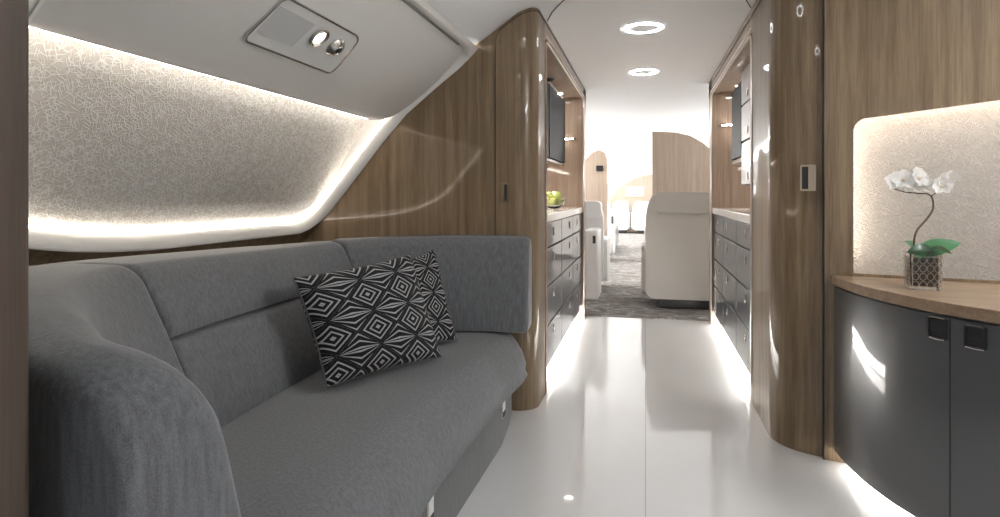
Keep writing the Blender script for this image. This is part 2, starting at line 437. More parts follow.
# left column (closet side) as a rounded vertical body
def corner(cx, cy, r, a0, a1, n=8): return [(cx+r*cos(radians(a0+(a1-a0)*k/n)), cy+r*sin(radians(a0+(a1-a0)*k/n))) for k in range(n+1)]
plan = [(-1.2, 3.50), (-1.2, 3.155), (-.752, 3.155), (-.748, 3.096)]+corner(-.65, 3.206, .11, -90, 0, 10)+[(-.54, 3.40), (-.62, 3.40), (-.62, 3.50)]
bm = bmesh.new()
prism(bm, plan, 0, lambda x, y: (topz(x) if x > -1.1 else 1.62)-.004 if y < 3.3 or x > -.6 else 2.0)
d1 = st(link('door_1', bm, WOOD, angle=30))
def latch(parent, c, ux, w, h, outv, mat=BRONZE):
    """flush pull: frame, dark recess and a tilting flap"""
    ux = Vector(ux).normalized(); o = Vector(outv).normalized(); uz = Vector((0, 0, 1)); c = Vector(c)
    M = Matrix((( ux.x, uz.x, o.x, c.x), (ux.y, uz.y, o.y, c.y), (ux.z, uz.z, o.z, c.z), (0, 0, 0, 1)))
    bm = bmesh.new()
    lo = rrect(-w/2, w/2, -h/2, h/2, .006, 4); li = rrect(-w/2+.005, w/2-.005, -h/2+.005, h/2-.005, .004, 4)
    A = [bm.verts.new(M @ Vector((x, y, .0))) for x, y in lo]; B = [bm.verts.new(M @ Vector((x, y, .004))) for x, y in lo]
    C_ = [bm.verts.new(M @ Vector((x, y, .004))) for x, y in li]; D = [bm.verts.new(M @ Vector((x, y, .001))) for x, y in li]
    n = len(A)
    for P, Q in ((A, B), (B, C_), (C_, D)):
        for i in range(n): bm.faces.new((P[i], P[(i+1) % n], Q[(i+1) % n], Q[i]))
    bm.faces.new(D)
    fr = link('handle', bm, mat, parent)
    bm = bmesh.new(); box(bm, -w/2+.007, w*.02, -h/2+.008, h/2-.008, .0012, .0022, M); r_ = link('recess', bm, DARK, fr)
    return fr
latch(d1, (-.703, 3.096, 1.112), (-1, 0, 0), .042, .10, (0, -1, 0))
# dark seam around door and along the header
bm = bmesh.new()
pth = [(-.752, 3.097, .0), (-.752, 3.097, 1.86), (-.748, 3.097, 1.90)]+[(x, 3.094, topz(x)-.022) for x in (-.735, -.72, -.70, -.67)]+[(x+.002, y-.002, topz(x)-.02) for x, y in corner(-.65, 3.206, .11, -85, 0, 8)]+[(-.538, 3.5, 2.055), (-.538, 5.8, 2.055)]
tube(bm, pth, .0026, 6); st(link('trim_2', bm, DARK))
# right column
W0 = Vector((.72, 2.82, 0)); WD = Vector((1, -.27, 0)).normalized(); WN = Vector((-.27, -1, 0)).normalized()  # wall run and its inward normal
plan = [(1.2, 3.5), (.55, 3.5)]+corner(.77, 3.06, .22, 180, 258, 12)+[(W0.x-.002, W0.y+.001), (W0.x+.02, W0.y+.06), (1.2, 2.95)]
bm = bmesh.new(); prism(bm, plan, 0, 2.095)
d2 = st(link('door_2', bm, WOOD, angle=30))
lc = Vector((.668, 2.839, 1.176)); latch(d2, (.665, 2.8325, 1.172), (1, -.16, 0), .060, .11, (-.16, -1, 0))
bm = bmesh.new(); tube(bm, [(.722, 2.816, 0), (.722, 2.816, 2.1)], .0022, 6); st(link('trim_3', bm, DARK))
# right forward wall with its niche, in wall coordinates (t along the wall, z)
def wp(t, z, out=0): return W0+WD*t+WN*out+Vector((0, 0, z))
SL = .10   # the niche head rises to the right
NT0, NT1, NZ0, NZ1 = .100, .95, .77, 1.415
nl = rrect(NT0, NT1, NZ0, NZ1, [(.004, .004), (.004, .004), (.06, .06), (.055, .055)], 8)
nl = [(t, z+(t-NT0)*SL*max(0, (z-NZ0)/(NZ1-NZ0))) for t, z in nl]
bm = filled([(.004, 0), (1.2, 0), (1.2, 2.1), (.004, 2.1)], nl, None)
for v in bm.verts: v.co = wp(v.co.x, v.co.y)
st(link('wall_forward_right', bm, WOOD, smooth=False))
bm = bmesh.new()
nd = densify(nl, .05)
lv = [(nd, .002), (shrink(nd, .010), .002), (shrink(nd, .010), -.010), (shrink(nd, -.012), -.012), (shrink(nd, -.012), -.10)]
vv = [[bm.verts.new(wp(p[0], p[1], o)) for p in lp] for lp, o in lv]
for A, B in zip(vv, vv[1:]):
    n = len(A)
    for i in range(n): bm.faces.new((A[i], A[(i+1) % n], B[(i+1) % n], B[i]))
st(link('trim_4', bm, WOOD, angle=40))
bm = filled(shrink(nd, -.012), None, None)
lay = bm.loops.layers.uv.verify()
for f in bm.faces:
    for lp in f.loops: lp[lay].uv = (lp.vert.co.x*.8+5, lp.vert.co.y*.8)
for v in bm.verts: v.co = wp(v.co.x, v.co.y, -.095)
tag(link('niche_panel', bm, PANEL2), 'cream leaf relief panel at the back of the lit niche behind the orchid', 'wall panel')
bm = bmesh.new()
tube(bm, [wp(p[0], p[1], -.022) for p in shrink(nd, -.004) if p[1] > NZ0+.02], .005, 6)
tag(link('light_strip', bm, L_NICHE), 'warm light strip hidden around the rim of the orchid niche', 'light strip')

# near door jambs the camera looks past
st(bx('trim_5', -1.95, -.703, .50, .585, 0, 2.1, WOOD_SHADE, bevel=.008))
# ceiling seam arc
bm = bmesh.new()
tube(bm, [(-.535+1.07*k/24, 3.44-.62*sin(pi*k/24)**.8, archz(-.535+1.07*k/24)-.001) for k in range(25)], .0028, 6); st(link('trim_6', bm, DARK))

# ------------------------------------------------------------------ galley bays
def bay(side):
    s = side; X = .54 if s < 0 else .55; YN = 3.40 if s < 0 else 3.50
    def b(name, x0, x1, *r, **k):
        x0, x1 = sorted((s*x0, s*x1)); return bx(name, x0, x1, *r, **k)
    nm = 'left' if s < 0 else 'right'
    st(b('wall_galley_'+nm, 1.15, 1.2, 3.5, 5.56, 0, 2.05, GALW))
    st(b('wall_galley_header_'+nm, X, X+.06, YN, 5.8, 1.965, 2.096, GALW))
    st(b('ceiling', X+.06, 1.15, 3.5, 5.56, 1.975, 2.0, GALW))
    plan = [(s*1.25, 5.56), (s*X, 5.56)]+[(s*(X+.03-.03*cos(a)), 5.77+.03*sin(a)) for a in (0, .4, .8, 1.2, pi/2)]+[(s*1.25, 5.80)]
    bm = bmesh.new(); prism(bm, plan, 0, 2.098); st(link('wall_galley_end_'+nm, bm, GALW, angle=30))
    if s > 0: pass
    # metal frame round the opening
    e = s*(X-.003); yy = [(YN+.005, 0), (YN+.005, 1.90), (YN+.015, 1.935), (YN+.045, 1.955), (5.46, 1.955), (5.51, 1.94), (5.545, 1.90), (5.55, 0)]
    for o_, r_ in ((0, .006), (.028, .0035)):
        bm = bmesh.new(); tube(bm, [(e, y, z+(o_ if z > 0 else 0)) if 3.6 < y < 5.4 or True else 0 for y, z in yy] if o_ == 0 else [(e, YN, 1.985), (e, 5.60, 1.985), (e, 5.62, 1.95), (e, 5.62, 0)], r_, 6)
        st(link('trim_7' if s < 0 else 'trim_8', bm, ROSE))
    if s > 0:
        bm = bmesh.new(); tube(bm, [(e, 3.2, 2.05), (e, 5.8, 2.05)], .0026, 6); st(link('trim_9', bm, DARK))
    # cabinets with four drawers
    rows = [(.105, .337), (.346, .561), (.570, .786), (.795, .936)]
    for i, (a, c) in enumerate(((3.52, 4.18), (4.19, 4.85), (4.86, 5.53))):
        where = ('nearest the lounge', 'in the middle of the run', 'nearest the carpet')[i]
        t = thing('galley_cabinet', 'slate drawer cabinet in the %s galley, %s' % (nm, where), 'cabinet', (s*.85, (a+c)/2, 0), 'galley drawer cabinets')
        b('body', X+.035, 1.14, a, c, .09, .938, mat=DARK, parent=t)
        for j, (z0, z1) in enumerate(rows):
            dr = b('drawer', X+.012, X+.034, a+.003, c-.003, z0, z1, mat=NAVY, parent=t, bevel=.003, seg=2)
            yc = (a+c)/2+(.1 if i == 1 else -.05); zc = z1-.055
            b('latch', X+.007, X+.012, yc-.012, yc+.012, zc-.028, zc+.022, mat=CHROME, parent=dr, bevel=.003, seg=2)
        b('plinth', X+.085, X+.10, a, c, 0, .09, mat=DARK, parent=t)
        b('toe_light', X+.070, X+.084, a, c, .012, .085, mat=L_TOE, parent=t)
    tag(b('galley_counter', X+.004, 1.149, 3.507, 5.553, .94, .992, STONE, bevel=.006), 'white stone counter over the %s galley drawers' % nm, 'countertop')
bay(-1); bay(1)
# left hanging glass cabinets
for i, (a, c) in enumerate(((3.52, 4.33), (4.335, 5.15))):
    t = thing('wall_cabinet', 'smoked glass wall cabinet in the left galley, %s' % ('near half' if i == 0 else 'far half beside the rail'), 'cabinet', (-.9, (a+c)/2, 1.36))
    bx('body', -1.145, -.675, a, c, 1.36, 1.88, GALW, t)
    gd = bx('glass_door', -.674, -.655, a+.004, c-.004, 1.365, 1.878, GLASSD, t, .002, 2)
    bx('door_frame', -.655, -.650, c-.035, c-.004, 1.365, 1.878, DARK, gd)
    bx('valance', -.70, -.66, a, c, 1.335, 1.36, WOOD, t, .006, 2)
    bx('under_light', -.95, -.90, a+.05, c-.05, 1.350, 1.359, L_UND, t)
# right hanging cabinets: two pale lacquer drawers stacks then a dark glass one
t = thing('wall_cabinet', 'pale lacquer wall cabinet with three flap doors in the right galley', 'cabinet', (.9, 3.9, 1.17))
bx('body', .658, 1.145, 3.52, 4.49, 1.165, 1.935, DARK, t)
for z0, z1 in ((1.17, 1.452), (1.462, 1.697), (1.707, 1.93)):
    d_ = bx('flap_door', .636, .658, 3.524, 4.486, z0, z1, LACQ, t, .003, 2)
    bx('latch', .630, .636, 4.20, 4.23, z0+.03, z0+.08, CHROME, d_, .002, 2)
t = thing('wall_cabinet', 'smoked glass wall cabinet at the far end of the right galley', 'cabinet', (.9, 4.7, 1.3))
bx('body', .658, 1.145, 4.50, 4.97, 1.36, 1.88, GALW, t)
bx('glass_door', .636, .658, 4.504, 4.966, 1.365, 1.878, GLASSD, t, .002, 2)
bx('valance', .64, .70, 4.50, 4.97, 1.325, 1.36, GALW, t, .006, 2)
bx('under_light', .90, .95, 4.54, 4.92, 1.350, 1.359, L_UND, t)
# rails with an added glowing bar on the far galley walls
for s, z in ((-1, 1.60), (1, 1.69)):
    t = thing('glow_rail', 'slim metal rail with added glowing bar across the end wall of the %s galley' % ('left' if s < 0 else 'right'), 'light', (s*.85, 5.555, z))
    x0, x1 = sorted((s*.60, s*1.10))
    bx('rail', x0, x1, 5.535, 5.559, z-.008, z+.008, CHROME, t, .003, 2)
    bx('lamp', x0+.03, x1-.03, 5.529, 5.535, z-.005, z+.005, L_UND, t)  # glowing part added to the rail
# galley downlights
for x, y, lab in ((-.72, 5.30, 'far'), (-.72, 4.2, 'near'), (.73, 5.25, 'far'), (.73, 4.15, 'near')):
    side = 'left' if x < 0 else 'right'
    t = thing('downlight', 'small round downlight in the %s galley ceiling, %s one' % (side, lab), 'downlight', (x, y, 1.974), 'galley downlights')
    bm = bmesh.new(); lathe(bm, [(.030, -.0008), (.045, -.0008), (.045, -.006), (.030, -.006), (.030, -.0008)], 24, Matrix.Translation((x, y, 1.975))); link('bezel', bm, CHROME, t)
    bm = bmesh.new(); lathe(bm, [(0, -.005), (.029, -.005), (.029, -.001), (0, -.001)], 24, Matrix.Translation((x, y, 1.975))); link('lens', bm, L_SPOT, t)
for x, y, side in ((-.70, 4.62, 'left'), (.73, 4.78, 'right')):
    bm = bmesh.new(); lathe(bm, [(0, -.02), (.02, -.022), (.035, -.012), (.042, -.002), (.03, 0), (0, 0)], 20, Matrix.Translation((x, y, 1.974)))
    tag(link('smoke_detector', bm, DARKM), 'dark round sensor on the %s galley ceiling' % side, 'sensor')
# ceiling ring lights
for y, lab in ((3.81, 'nearer of the two over the corridor'), (5.17, 'farther of the two over the corridor'), (2.45, 'over the lounge, just above the view'), (1.10, 'over the lounge, closest to the camera')):
    t = thing('ring_light', 'white ring shaped ceiling light, %s' % lab, 'ceiling light', (-.012, y, 2.1), 'ring lights along the ceiling')
    M = Matrix.Translation((-.012, y, 2.1))
    bm = bmesh.new(); lathe(bm, [(.088, -.001), (.091, -.005), (.110, -.005), (.113, -.001), (.088, -.001)], 48, M); link('ring', bm, L_RING, t)
    bm = bmesh.new(); lathe(bm, [(0, -.002), (.0865, -.002), (.0865, -.0005), (0, -.0005)], 48, M); link('cover', bm, CEIL, t)
tag(bx('light_strip', -.93, -.90, .62, 3.04, 1.872, 1.880, L_WASH), 'pale cove light on top of the overhead bin washing the lounge ceiling', 'light strip')
tag(bx('light_strip', 1.70, 1.74, 1.10, 1.95, 1.93, 1.94, L_WASH), 'added pale light strip out of view high on the right, brightening the lounge', 'light strip')  # unseen strip added to brighten the lounge
# cabin side: cove light strips and side windows
for s in (-1, 1):
    tag(bx('light_strip', min(s*1.28, s*1.42), max(s*1.28, s*1.42), 7.6, 20, 1.86, 1.89, L_CAB), 'bright cove light along the %s side of the far cabin ceiling' % ('left' if s < 0 else 'right'), 'light strip')
    for k in range(9):
        st(bx('window_%d' % (k+1+(9 if s > 0 else 0)), *sorted((s*1.79, s*1.80)), 6.6+k*1.5, 7.0+k*1.5, .85, 1.35, L_WIN, bevel=.002))

# ------------------------------------------------------------------ overhead bin
U = Vector((.776, 0, .631)); NB = Vector((-.631, 0, .776))   # up the face; outward
def binpt(y, s, out=0): return Vector((-1.365, y, 1.465))+U*s+NB*out
BL = .635
t = thing('overhead_bin', 'long warm white overhead bin slanting out above the sofa', 'overhead bin', (-1.2, 1.8, 1.6))
lp = densify(rrect(.60, 3.07, 0, BL, [(.02, .02), (.15, .13), (.08, .10), (.02, .02)], 12), .08)
bm = bmesh.new()
def bulge(s): return -.034*sin(pi*max(0, min(1, s/BL)))
prof = [(0.0, .05), (0.0, .045), (.004, .028), (.013, .014), (.026, .004), (.042, 0)]
vv = [[bm.verts.new(binpt(p[0], p[1], o+bulge(p[1]))) for p in shrink(lp, d)] for d, o in prof]
for A, B in zip(vv, vv[1:]):
    n = len(A)
    for i in range(n): bm.faces.new((A[i], A[(i+1) % n], B[(i+1) % n], B[i]))
fb = filled(shrink(lp, .042), None, None)
for k in range(1, 20):
    bmesh.ops.bisect_plane(fb, geom=fb.verts[:]+fb.edges[:]+fb.faces[:], plane_co=(0, BL*k/20, 0), plane_no=(0, 1, 0))
for v in fb.verts: v.co = binpt(v.co.x, v.co.y, bulge(v.co.y))
me_ = bpy.data.meshes.new('tmp'); fb.to_mesh(me_); fb.free(); bm.from_mesh(me_); bpy.data.meshes.remove(me_)
bmesh.ops.remove_doubles(bm, verts=bm.verts, dist=.0006)
link('body', bm, BINM, t, angle=60)
bm = bmesh.new(); tube(bm, [binpt(.62, BL-.034, bulge(BL-.034)), binpt(2.92, BL-.034, bulge(BL-.034))], .0045, 6); link('door_seam', bm, plain('seam grey', (.25, .25, .25), .5), t)
# light line under the bin's lower lip
tag(bx('light_strip', -1.412, -1.404, .62, 2.98, 1.494, 1.500, L_BIN), 'warm light strip behind the lower lip of the overhead bin', 'light strip')
# reading light plate on the bin
t = thing('reading_light', 'grey rimmed service plate with lamp and air nozzle on the overhead bin', 'reading light', tuple(binpt(1.92, .28, -.01)))
FM = lambda y, s, o: binpt(y, s, -.0335-o)
lo = densify(rrect(1.635, 2.135, .205, .40, [(.03, .03), (.035, .045), (.05, .035), (.03, .03)], 8), .05)
lo = [(y+(.05*(1-(s-.205)/.195) if y > 1.95 else -.0), s) for y, s in lo]
bm = bmesh.new()
vv = [[bm.verts.new(FM(p[0], p[1], o)) for p in lp2] for lp2, o in ((lo, 0), (lo, .007), (shrink(lo, .006), .007), (shrink(lo, .007), .003))]
for A, B in zip(vv, vv[1:]):
    n = len(A)
    for i in range(n): bm.faces.new((A[i], A[(i+1) % n], B[(i+1) % n], B[i]))
link('rim', bm, CHROME, t)
bm = bmesh.new()
lo2 = shrink(lo, .0065)
vs = [bm.verts.new(FM(p[0], p[1], .0035)) for p in lo2]; bm.faces.new(vs); link('plate', bm, WHITE, t, smooth=False)
Fr = Matrix(((U.x, 0, -NB.x, 0), (U.y, 1, -NB.y, 0), (U.z, 0, -NB.z, 0), (0, 0, 0, 1)))
def disc(y, s, o=.003):
    p = FM(y, s, o); M = Fr.copy(); M.translation = p; return M
for k in range(9):      # speaker perforation rows
    pass
bm = bmesh.new(); box(bm, -.055, .055, -.10, .10, 0, .0012, disc(1.755, .305, .0035)); link('speaker_grille', bm, plain('grille', (.55, .55, .54), .7, scale=400, var=.2), t, bevel=.01)
bm = bmesh.new(); lathe(bm, [(.030, 0), (.036, .003), (.040, .008), (.036, .012), (.028, .010), (.024, .004)], 28, disc(1.925, .325)); lp_ = link('lamp_bezel', bm, CHROME, t)
bm = bmesh.new(); lathe(bm, [(0, .010), (.014, .009), (.027, .004), (.027, .002), (0, .002)], 28, disc(1.925, .325)); link('lens', bm, L_READ, lp_)
bm = bmesh.new(); lathe(bm, [(.040, 0), (.040, .004), (.034, .012), (.026, .020), (.018, .022), (.014, .016)], 28, disc(2.05, .318)); nz = link('air_nozzle', bm, CHROME, t)
bm = bmesh.new(); lathe(bm, [(0, .024), (.012, .023), (.016, .016), (0, .014)], 20, disc(2.05, .318)); link('nozzle_tip', bm, DARKM, nz)

# ------------------------------------------------------------------ sofa
BP, BLEN = smooth_path([(-.585, .865, 0), (-.76, .90, 0), (-.95, 1.04, 0), (-1.10, 1.25, 0), (-1.175, 1.52, 0), (-1.20, 1.9, 0), (-1.20, 2.3, 0), (-1.15, 2.58, 0), (-1.02, 2.80, 0), (-.82, 2.885, 0), (-.548, 2.905, 0)], 200)
def bnorm(i):
    a = BP[max(0, i-2)]; b_ = BP[min(200, i+2)]; t = (b_-a).normalized(); return Vector((-t.y, t.x, 0))*1.0
# outward = away from the seat; path runs near -> far along the left wall, so outward is to its left
def rec(u): return interp([(0, .10), (.12, .10), (.3, .19), (.7, .19), (.86, .09), (1, .08)], u)
def thk(u): return interp([(0, .235), (.10, .25), (.20, .42), (.30, .55), (.62, .50), (.74, .30), (.84, .19), (1, .185)], u)
def back_piece(name, u0, u1, z0, z1, toprnd, c0, c1, arm=None, botin=0, parent=None, drop=None, mat=FAB):
    """one upholstered segment of the backrest; c0,c1 = rounding at each end"""
    bm = bmesh.new(); i0, i1 = u0*200, u1*200
    L_ = (u1-u0)*BLEN; n = 46
    ss = [0.5-.5*cos(pi*k/n) for k in range(n+1)]
    rings = []
    for q in ss:
        fi = i0+(i1-i0)*q; i = int(fi); fr = fi-i; p = BP[i].lerp(BP[min(200, i+1)], fr); nn = bnorm(i).lerp(bnorm(min(200, i+1)), fr).normalized()
        u = fi/200; d0 = q*L_; d1_ = (1-q)*L_
        # end rounding: pull the ring in
        ins = 0
        for d, c in ((d0, c0), (d1_, c1)):
            if d < c: ins = max(ins, c-math.sqrt(max(0, c*c-(c-d)**2)))
        H = .47; R = rec(u); T = thk(u); zt = z1
        if arm and d0 < arm: zt = z1-(arm-math.sqrt(max(0, arm*arm-(arm-d0)**2)))*1.0
        if drop: zt -= drop(u)
        f = lambda z: R*((z-.42)/H)**1.15 if z > .42 else 0
        r = toprnd
        pts = []
        zb = z0+ins*.6; ztt = max(zt-ins*.6, zb+.02); of = ins*.7
        zf = [zb+(ztt-r-zb)*k/5 for k in range(6)]
        pts.append((f(zb)+of+.012+.02, zb)); 
        for k, z in enumerate(zf): pts.append((f(z)+of+(.010 if k == 0 else 0)-.006*sin(pi*k/5), z+(.006 if k == 0 else 0)))
        ot = max(f(ztt)+of, 0)
        for k in range(1, 7):
            a = pi/2*k/6; pts.append((f(ztt-r+r*sin(a))+of+r*(1-cos(a)), ztt-r+r*sin(a)))
        ob = T+.0-of*.5
        top_o = pts[-1][0]
        ob = max(ob, top_o+.04)
        pts.append(((top_o+ob-.05)/2, ztt+.004)); 
        for k in range(0, 6):
            a = pi/2*k/5; rr = .045; pts.append((ob-rr+rr*sin(a), ztt-rr+rr*cos(a)-.004))
        pts.append((ob, (ztt+zb)/2)); pts.append((ob, zb))
        rings.append([bm.verts.new(p+nn*o+Vector((0, 0, z))) for o, z in pts])
    m = len(rings[0])
    for A, B in zip(rings, rings[1:]):
        for k in range(m): bm.faces.new((A[k], A[(k+1) % m], B[(k+1) % m], B[k]))
    bm.faces.new(rings[0][::-1]); bm.faces.new(rings[-1])
    return link(name, bm, mat, parent, angle=50)
sofa = thing('corner_sofa', 'long grey upholstered sofa with wraparound back on the left wall', 'sofa', (-1.2, 1.9, 0))
ua, ub = .33, .715
lift = lambda u: -.024*max(0, min(1, (.62-u)/.3))*min(1, max(0, u-.05)/.15)
back_piece('backrest', 0, ua-.001, .20, .885, .055, .03, .022, arm=.14, parent=sofa, drop=lift)
back_piece('backrest', ua+.001, ub-.001, .697, .885, .045, .020, .020, parent=sofa, drop=lift)
back_piece('backrest', ua+.001, ub-.001, .40, .692, .02, .012, .012, parent=sofa)
back_piece('backrest', ub+.001, 1, .435, .893, .045, .022, .028, parent=sofa)
# seat cushion: stations along y, front edge to under the backrest
FR = [(.93, -.60), (1.1, -.585), (1.4, -.608), (1.8, -.622), (2.2, -.612), (2.6, -.60), (2.85, -.575), (3.0, -.575), (3.08, -.60)]
bxt = sorted([(p.y, p.x) for p in BP if p.x < -.56 and p.y < 2.0])
def seat_back(y): return interp(bxt, y)-.05 if y < 2.0 else interp([(2.0, -1.25), (2.3, -1.25), (2.6, -1.22), (2.85, -1.15), (3.08, -1.10)], y)
bm = bmesh.new(); rings = []
YS = [.985+(3.075-.985)*k/60 for k in range(61)]
for k, y in enumerate(YS):
    fx = interp(FR, y); bk = min(seat_back(y), fx-.06); e = min(1, (y-.985)/.05+.2, (3.075-y)/.035); e = max(0, e); e = math.sqrt(max(0, 1-(1-e)**2))
    dz = .02*(1-e); ix = .02*(1-e)
    w = fx-bk; q = min(1, w/.3)
    pr = [(.012, .215), (.0, .235), (.004, .27), (-.012, .32), (-.035*q, .36), (-.058*q, .392), (-.09*q, .415), (-.14*q, .428), (-.22*q, .432), (-.30*q, .432)]
    pts = [(fx+a-ix, z-dz if z > .3 else z+dz) for a, z in pr]+[(bk, .430-dz), (bk, .215+dz)]
    rings.append([bm.verts.new((x, y, z)) for x, z in pts])
m = len(rings[0])
for A, B in zip(rings, rings[1:]):
    for k in range(m): bm.faces.new((A[k], A[(k+1) % m], B[(k+1) % m], B[k]))
bm.faces.new(rings[0][::-1]); bm.faces.new(rings[-1])
link('seat', bm, FAB, sofa, angle=50)
bm = bmesh.new()
pl = [(-.64, .98), (-.625, 1.5), (-.63, 2.0), (-.622, 2.3), (-.615, 2.65), (-.635, 2.9), (-.655, 3.05), (-.70, 3.09), (-1.5, 3.09), (-1.5, 1.2), (-.85, .98)]
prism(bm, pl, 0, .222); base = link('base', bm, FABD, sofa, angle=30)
for y, z, x in ((1.75, .160, -.6275), (2.70, .150, -.6205)):
    o_ = bx('power_socket', x-.002, x+.006, y-.028, y+.028, z-.045, z+.045, CHROME, sofa, .003, 2)
    bx('socket_face', x+.006, x+.0075, y-.021, y+.021, z-.012, z+.036, WHITE, o_)
    bx('socket_slot', x+.006, x+.0078, y-.021, y+.021, z-.037, z-.014, DARK, o_)

# ------------------------------------------------------------------ pillows
def pillow(BLc, BRc, TRc, TLc, th, label, mat):
    C_ = [Vector(c) for c in (BLc, BRc, TRc, TLc)]
    nrm = (C_[1]-C_[0]).cross(C_[3]-C_[0]).normalized()
    t = thing('throw_pillow', label, 'pillow', tuple((C_[0]+C_[1])/2), 'patterned throw pillows')
    def P(u, v, sgn):
        a, b_ = 2*u-1, 2*v-1
        # pinched sides, pointed corners
        a2 = a*(1-.055*(1-b_*b_)); b2 = b_*(1-.055*(1-a*a))
        # crisp corners remain; soft belly
        h = th*(max(0, (1-a*a))*max(0, (1-b_*b_)))**.42
        u2, v2 = (a2+1)/2, (b2+1)/2
        base = (C_[0]*(1-u2)+C_[1]*u2)*(1-v2)+(C_[3]*(1-u2)+C_[2]*u2)*v2
        wr = .004*sin(9*u+5*v)*sin(7*v-3*u)
        return base+nrm*sgn*(h+wr*(1-a*a)*(1-b_*b_))
    bm = bmesh.new()
    ef = lambda x: .5-.5*cos(pi*x)*abs(cos(pi*x))**-.25 if abs(cos(pi*x)) > 1e-6 else .5
    grid(bm, lambda u, v: P(ef(u), ef(v), 1), 36, 30, lambda u, v: (ef(u), ef(v)))
    grid(bm, lambda u, v: P(ef(u), ef(v), -1), 36, 30, lambda u, v: (ef(u), ef(v)))
    bmesh.ops.remove_doubles(bm, verts=bm.verts, dist=.0004)
    link('cover', bm, mat, t, angle=80)
    bm = bmesh.new(); pts = []
    for k in range(60):
        q = k/15; s_ = int(q); f_ = q-s_
        u, v = ((f_, 0), (1, f_), (1-f_, 1), (0, 1-f_))[s_]; pts.append(P(u, v, 0))
    tube(bm, pts, .0045, 6, closed=True); link('piping', bm, FABD, t)
    return t
pillow((-1.045, 1.90, .452), (-.80, 2.37, .450), (-.955, 2.425, .852), (-1.19, 1.93, .812), .088,
       'large front throw pillow in black and white nested diamonds on the sofa', pillow_pattern('diamond weave', 3.0, 3.15, .30, .30))
pillow((-1.07, 2.36, .452), (-.825, 2.66, .450), (-.975, 2.79, .842), (-1.17, 2.56, .765), .07,
       'throw pillow with diamond pattern half hidden behind the front one', pillow_pattern('diamond weave back', 2.9, 3.15, .35, .45))

# ------------------------------------------------------------------ credenza
CP, CL = smooth_path([(.757, 2.800, 0), (.762, 2.68, 0), (.785, 2.50, 0), (.838, 2.32, 0), (.915, 2.16, 0), (1.02, 2.02, 0), (1.16, 1.90, 0), (1.34, 1.80, 0), (1.60, 1.73, 0)], 80)
def coff(i, d):
    a = CP[max(0, i-1)]; b_ = CP[min(80, i+1)]; t = (b_-a).normalized(); n = Vector((t.y, -t.x, 0))  # toward room?
    return CP[i]+Vector((-t.y, t.x, 0))*-d if False else CP[i]+n*d
# make sure positive offset goes to the room side (towards -x,-y)
_sgn = -1 if (coff(30, .1)-CP[30]).dot(Vector((-1, -1, 0))) < 0 else 1
def cof(i, d): return coff(i, d*_sgn)
def wall_back(x): return 2.82-.27*(x-.72)-.004
def cplan(d, back=0):
    pts = [cof(i, d) for i in range(0, 81, 2)]
    return [(p.x, min(p.y, wall_back(p.x))) for p in pts]+[(1.62, wall_back(1.62)), (cof(0, d).x+.01, wall_back(cof(0, d).x+.01))]
cred = thing('credenza', 'bow fronted dark grey credenza standing under the orchid niche', 'cabinet', (1.2, 2.4, 0))
bm = bmesh.new(); prism(bm, cplan(-.02), .05, .728); link('body', bm, SLATE, cred, angle=30)
bm = bmesh.new(); prism(bm, cplan(.012), .732, .770); link('top', bm, WOOD_H, cred, bevel=.003, angle=30)
bm = bmesh.new(); prism(bm, cplan(-.10), 0, .05); link('plinth', bm, DARK, cred, angle=30)
def cband(name, i0, i1, d0, d1_, z0, z1, mat, parent, bev=0):
    bm = bmesh.new()
    a = [cof(i, d1_) for i in range(i0, i1+1)]; b_ = [cof(i, d0) for i in range(i1, i0-1, -1)]
    prism(bm, [(p.x, p.y) for p in a+b_], z0, z1); return link(name, bm, mat, parent, bevel=bev, seg=2, angle=30)
